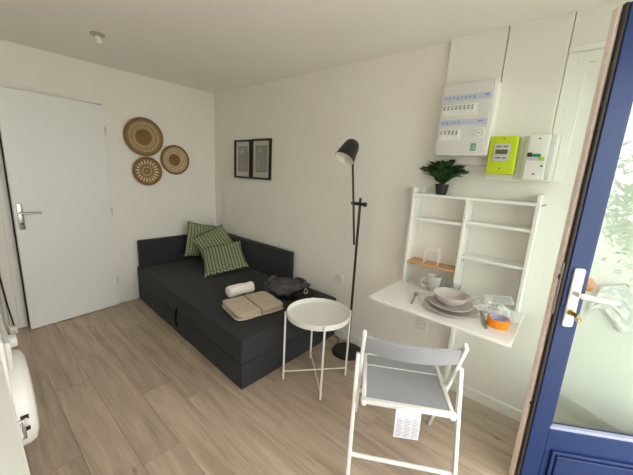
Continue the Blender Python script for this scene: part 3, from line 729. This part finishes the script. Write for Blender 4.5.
# ------------------------------------------------------------------ folding chair
ch = thing('folding_chair', 'white folding chair with grey seat pulled to the desk', 'chair', (3.067, -.739, 0), math.radians(30.7))
hw = .232
YT, YF = -.178, .214
def yl(z): return YF+(YT-YF)*z/.77
for s_ in (-1, 1):
    p = MB(); p.bar((s_*hw, YF, .004), (s_*hw, YT, .77), .022, .036, (1, 0, 0), .006) if False else p.bar((s_*hw, YF, .004), (s_*hw, YT, .775), .036, .020, (1, 0, 0), .006)
    p.build('long_leg', white, ch, True)
    p = MB(); p.bar((s_*(hw+.0205), -.278, .004), (s_*(hw+.0205), -.098, .615), .036, .020, (1, 0, 0), .006); p.build('rear_leg', white, ch, True)
    MB().tube([(s_*(hw-.012), yl(.585), .585), (s_*(hw+.033), yl(.585), .585)], .005, 8).build('pivot_bolt', chrome, ch, True)
# curved backrest slat
V = []; n = 16
for i in range(n+1):
    u = i/n*2-1; x = u*(hw-.011); cv = .045*(1-u*u)
    for (dy, z) in ((0, .745), (.014, .752), (.052, .655), (.038, .648)):
        V.append((x, YT+.006-cv+dy*1.0-.0+ (0), z))
F = []
for i in range(n):
    for k in range(4): F.append((i*4+k, i*4+(k+1) % 4, (i+1)*4+(k+1) % 4, (i+1)*4+k))
F += [(3, 2, 1, 0), (n*4, n*4+1, n*4+2, n*4+3)]
MB().raw(V, F).build('backrest', greyfab, ch, True, None, 40)
# seat: two grey panels in a white frame
SZ = .445
MB().box(-hw+.038, hw-.038, -.212, .058, SZ-.010, SZ+.002, .002, 1).build('seat_panel', greyfab, ch)
MB().box(-hw+.038, hw-.038, .066, .165, SZ-.010, SZ+.002, .002, 1).build('seat_panel', greyfab, ch)
for s_ in (-1, 1): MB().box(s_*(hw-.026)-.011, s_*(hw-.026)+.011, -.245, .175, SZ-.020, SZ+.006, .004, 2).build('seat_rail', white, ch, True)
MB().box(-hw+.038, hw-.038, .0585, .0655, SZ-.014, SZ+.004).build('seat_rail', white, ch)
MB().box(-hw+.010, hw-.010, -.243, -.213, SZ-.012, SZ+.010, .006, 2).build('seat_rail', white, ch, True)
MB().box(-hw+.038, hw-.038, .1655, .180, SZ-.014, SZ+.004, .002, 1).build('seat_rail', white, ch)
MB().tube([(-hw-.02, -.238, .128), (hw+.02, -.238, .128)], .011, 12).build('stretcher', white, ch, True)
MB().tube([(-hw, yl(.25), .25), (hw, yl(.25), .25)], .010, 12).build('stretcher', white, ch, True)
ct = MB(); V = []
for i in range(9):
    t_ = i/8; V += [(-.055, -.246-.012*math.sin(t_*2.2)-.004, SZ+.006-.155*t_), (.062, -.246-.012*math.sin(t_*2.2)+.002, SZ+.006-.155*t_)]
F = [(2*i, 2*i+1, 2*i+3, 2*i+2) for i in range(8)]
lab = ct.raw(V, F).build('care_label', mat('white_label_cloth', (226, 226, 232), .7), ch)
q = MB()
def lpt(x, z):
    t_ = (SZ+.006-z)/.155; f_ = (x+.055)/.117
    return (x, -.246-.012*math.sin(t_*2.2)-.004+.006*f_-.0012, z)
for c_ in range(3):
    for k in range(13):
        z_ = SZ-.045-.0078*k; xa = -.047+c_*.036; xb = xa+(.030 if k % 4 else .020)
        q.raw([lpt(xa, z_), lpt(xb, z_), lpt(xb, z_+.0036), lpt(xa, z_+.0036)], [(0, 1, 2, 3)])
q.build('printed_text', mat('grey_label_ink', (176, 178, 188), .8), lab)

# ------------------------------------------------------------------ navy entrance door with glass
D2 = Vector((.857, .515, 0)).normalized()
ED = thing('entrance_door', 'open navy blue half-glazed entrance door with white handle', 'door', (3.69, -.50, 0), math.atan2(D2.y, D2.x))
# local x along the leaf from the free edge to the hinge, local -y towards the viewer
S0, S1, TH, DTOP = -.045, .838, .058, 2.19
GX0, GX1, GZ0, GZ1 = .034, .745, .375, 2.09
MB().box(S0, GX0, 0, TH, .012, DTOP, .003, 2).build('stile', bluem, ED)
MB().box(GX1, S1, 0, TH, .012, DTOP, .003, 2).build('stile', bluem, ED)
MB().box(GX0, GX1, 0, TH, GZ1, DTOP, .003, 2).build('top_rail', bluem, ED)
br = MB().box(GX0, GX1, 0, TH, .012, GZ0-.012, .003, 2).build('bottom_rail', bluem, ED)
# raised field on the lower panel
MB().box(GX0+.055, GX1-.05, -.008, -.0005, .07, .225, .006, 2).build('raised_panel', bluem, ED)
fm = MB(); a0, a1, z0, z1 = GX0+.028, GX1-.024, .045, .252
fm.box(a0, a1, -.013, -.0005, z1-.016, z1, .004, 2); fm.box(a0, a1, -.013, -.0005, z0, z0+.016, .004, 2); fm.box(a0, a0+.016, -.013, -.0005, z0+.016, z1-.016, .004, 2); fm.box(a1-.016, a1, -.013, -.0005, z0+.016, z1-.016, .004, 2)
fm.build('panel_moulding', bluem, ED)
MB().box(GX0, GX1, .026, .032, GZ0, GZ1).build('glass_pane', paneglass, ED)
bd = MB(); bd.box(GX0, GX1, .002, .025, GZ0-.012, GZ0+.004, .002, 1); bd.build('glazing_bead', mat('grey_bead', (150, 158, 186), .45), ED)
for xa, xb, za, zb in ((GX0, GX0+.010, GZ0+.004, GZ1), (GX1-.010, GX1, GZ0+.004, GZ1), (GX0, GX1, GZ1-.010, GZ1)):
    MB().box(xa, xb, .010, .0255, za, zb).build('glazing_bead', bluem, ED)
# rebated free edge: seal and bare primed strip
MB().box(S0-.014, S0-.0005, .004, .024, .012, DTOP, .002, 1).build('edge_seal', sealm, ED)
MB().box(S0-.022, S0-.0005, .026, .060, .012, DTOP, .003, 1).build('edge_strip', pinkm, ED)
MB().box(S0-.017, S0-.0145, .010, .020, .95, 1.19).build('lock_plate', chrome, ED)
lt = MB().box(S0-.026, S0-.015, .010, .020, 1.115, 1.135, .002, 1).build('latch_bolt', blackp, ED)
MB().box(S0-.024, S0-.015, .010, .020, .47, .486, .002, 1).build('latch_bolt', blackp, ED)
pl_ = MB().box(-.026, .016, -.010, -.0005, .905, 1.175, .009, 3).build('handle_plate', plast, ED, True)
hd = MB(); hd.tube([(-.005, -.010, 1.065), (-.005, -.050, 1.065)], .011, 12); hd.tube([(-.006, -.046, 1.065), (.03, -.054, 1.062), (.08, -.055, 1.056), (.135, -.052, 1.052)], [.012, .011, .010, .009], 12); hd.build('lever', plast, pl_, True)
MB().tube([(-.005, -.010, .975), (-.005, -.022, .975)], .014, 16).build('lock_cylinder', brass, pl_, True)
ky = MB(); ky.box(-.008, -.002, -.055, -.022, .966, .984, .001, 1); ky.lathe([(.012+.003*math.cos(a), .003*math.sin(a)) for a in [k*PI/4 for k in range(8)]], 16, T(.004, -.050, .960) @ RX(.9), True); ky.build('key', brass, pl_, True)
for zz in (1.165, .916): MB().tube([(-.005, -.010, zz), (-.005, -.0115, zz)], .005, 10).build('screw', greyp, pl_, True)
for zz in (.25, 1.1, 1.95): MB().tube([(S1+.006, .03, zz-.05), (S1+.006, .03, zz+.05)], .009, 10).build('hinge', bluem, ED, True)

# stand-in objects added behind the door for white and orange shapes in its glass
hk = thing('added_white_sheet', 'added crumpled white sheet behind the door glass', 'plastic sheet', (0, 0, 0))
V = []; F = []; n = 16
for i in range(n+1):
    for j in range(n+1):
        u = i/n; v = j/n
        V.append((3.80+.30*u-.03*v, -.018-.030*abs(mn.noise(Vector((u*5, v*5, 2.2))))-.01*mn.noise(Vector((u*11, v*11, 4))), 1.04-.10*abs(u-.35)-v*(.20+.12*mn.noise(Vector((u*3, 1, 7))))))
for i in range(n):
    for j in range(n): F.append((i*(n+1)+j, i*(n+1)+j+1, (i+1)*(n+1)+j+1, (i+1)*(n+1)+j))
o = MB().raw(V, F).build('sheet', paperm, hk, True, None, 20); o.modifiers.new('thickness', 'SOLIDIFY').thickness = .001
MB().tube([(3.90, -.001, 1.035), (3.90, -.028, 1.035)], .004, 8).build('nail', chrome, hk, True)
oh = thing('added_orange_roll', 'added orange roll behind the door glass', 'tape', (0, 0, 0))
MB().lathe([(.036, 0), (.036, .03), (.010, .03), (.010, 0)], 32, T(3.745, -.004, 1.0) @ RX(PI/2), True).build('tape', orange, oh, True)
MB().tube([(3.745, -.001, 1.005), (3.745, -.04, 1.005)], .0035, 8).build('nail', chrome, oh, True)

# ------------------------------------------------------------------ washing machine and counter at the left edge
wm = thing('washing_machine', 'white front-loading washing machine at the left edge', 'washing machine', (1.83, -2.50, 0), 0)
MB().box(-.298, .298, -.28, .335, .02, .85, .012, 3).build('body', plast, wm, True)
MB().box(-.29, .29, .335, .352, .73, .84, .006, 2).build('control_panel', plast2, wm, True)
MB().tube([(.16, .352, .785), (.16, .376, .785)], [.028, .024], 24).build('dial', greyp, wm, True)
dc = T(-.01, .338, .43) @ RX(-PI/2)
pd = MB().lathe([(.13, .02), (.15, .055), (.175, .066), (.205, .055), (.215, .03), (.215, 0), (.13, 0)], 56, None, True).build('porthole_door', plast, wm, True, dc, 50)
MB().lathe([(0, .045), (.06, .043), (.11, .034), (.131, .022), (.131, .018), (0, .018)], 40).build('porthole_glass', mat('dark_porthole', (40, 44, 48), .08), pd, True)
for a in (.10, -.16):
    MB().box(-.013, .013, -.011, .011, 0, .003, .001, 1).build('latch_slot', blackp, pd, False, T(.2145*math.cos(a), -.2145*math.sin(a), .022) @ RZ(-a) @ RY(PI/2))
MB().box(.213, .219, -.018, .018, .004, .030, .002, 2).build('door_grip', plast2, pd, True)
for xx in (-.26, .26):
    for yy in (-.24, .28): MB().lathe([(0, 0), (.02, 0), (.02, .02), (0, .02)], 14).build('foot', blackp, wm, False, T(xx, yy, .0005))
kc = thing('kitchen_cabinet', 'white base cabinet with worktop in the lower left corner', 'cabinet', (0, 0, 0))
MB().box(2.15, 2.95, -2.93, -2.205, .10, .825, .002, 1).build('carcass', white, kc)
MB().box(2.152, 2.948, -2.90, -2.26, .0, .10).build('plinth', plast2, kc)
for xa, xb in ((2.152, 2.548), (2.552, 2.948)):
    d_ = MB().box(xa, xb, -2.205, -2.188, .105, .82, .002, 1).build('cabinet_door', white, kc)
    MB().tube([(xb-.04, -2.188, .70), (xb-.04, -2.165, .70), (xb-.04, -2.165, .76), (xb-.04, -2.188, .76)], .004, 8).build('handle', chrome, d_, True)
MB().box(2.14, 2.96, -2.94, -2.180, .826, .852, .003, 2).build('worktop', mat('bright_white_worktop', (246, 246, 244), .3), kc)
# pipe, cord and plug on the strip of wall left of the inner door
pipe = MB().tube([(.022, -2.065, .001), (.022, -2.065, 1.9)], .016, 14).build('wall_pipe', mat('cream_pipe', (206, 208, 198), .5), None, True)
tag(pipe, 'pale vertical pipe on the wall left of the door', 'pipe')
cw = MB().tube([(.050, -2.085, 1.05), (.052, -2.075, .8), (.048, -2.062, .5), (.050, -2.045, .25), (.07, -2.03, .10), (.075, -2.028, .072)], .006, 8).build('black_cord', blackp, None, True)
tag(cw, 'thin black cord hanging left of the inner door', 'cord')
pg = thing('power_adapter', 'bright white plug box on the floor left of the door', 'adapter', (.085, -2.035, 0))
MB().box(-.03, .03, -.026, .026, .001, .068, .008, 3).build('case', plast, pg, True)
MB().box(.0305, .033, -.012, .012, .02, .03).build('vent_slot', greyp, pg)

# ceiling lamp holder
lh = thing('ceiling_lamp_holder', 'small white bare lamp holder on the ceiling', 'lamp', (.83, -1.42, H))
MB().lathe([(0, -.001), (.045, -.001), (.043, -.012), (.02, -.018), (0, -.018)], 28).build('rose', mat('grey_rose', (168, 164, 154), .5), lh, True)
MB().lathe([(0, -.018), (.019, -.018), (.021, -.06), (.017, -.062), (0, -.05)], 24).build('socket', plast, lh, True)
MB().tube([(.0, .0, -.015), (.03, .015, -.03), (.05, .02, -.02)], .003, 6).build('wire', greyp, lh, True)

# ------------------------------------------------------------------ assumed shrubs, unseen directly, added outside the entrance to reflect in the door glass
random.seed(3)
def shrub(label, x, y_, h_, r):
    root = thing('shrub', label, 'shrub', (x, y_, -.03), 0, 'assumed shrubs outside the entrance')
    MB().tube([(0, 0, 0), (.03, 0, h_*.4), (0, .04, h_*.75)], [.04, .03, .012], 7).build('trunk', mat('bark', (92, 78, 62), .9), root, True)
    V = []; F = []
    for k in range(1500):
        d = Vector((random.gauss(0, 1), random.gauss(0, 1), random.gauss(0, 1))).normalized()*random.uniform(.55, 1)
        c = Vector((d.x*r, d.y*r, h_*.56+d.z*h_*.44)); a = Vector((random.gauss(0, 1), random.gauss(0, 1), random.gauss(0, 1))).normalized(); b_ = a.cross(d).normalized()
        s_ = random.uniform(.05, .09); i = len(V); V += [c, c+a*s_+b_*s_*.4, c+a*s_*2, c+a*s_-b_*s_*.4]; F.append((i, i+1, i+2, i+3))
    MB().raw([tuple(v) for v in V], F).build('foliage', hedgem, root)
for i, (x, y_, h_, r, lb) in enumerate([(7.6, -1.4, 2.4, .85, 'assumed round leafy shrub straight outside the entrance'), (7.9, -3.4, 3.2, 1.0, 'assumed tall leafy shrub outside, right of the entrance'), (8.2, .7, 2.7, .9, 'assumed leafy shrub outside, left of the entrance'), (8.6, -5.6, 2.6, 1.0, 'assumed leafy shrub outside, farthest right of the entrance')]):
    shrub(lb, x, y_, h_, r)
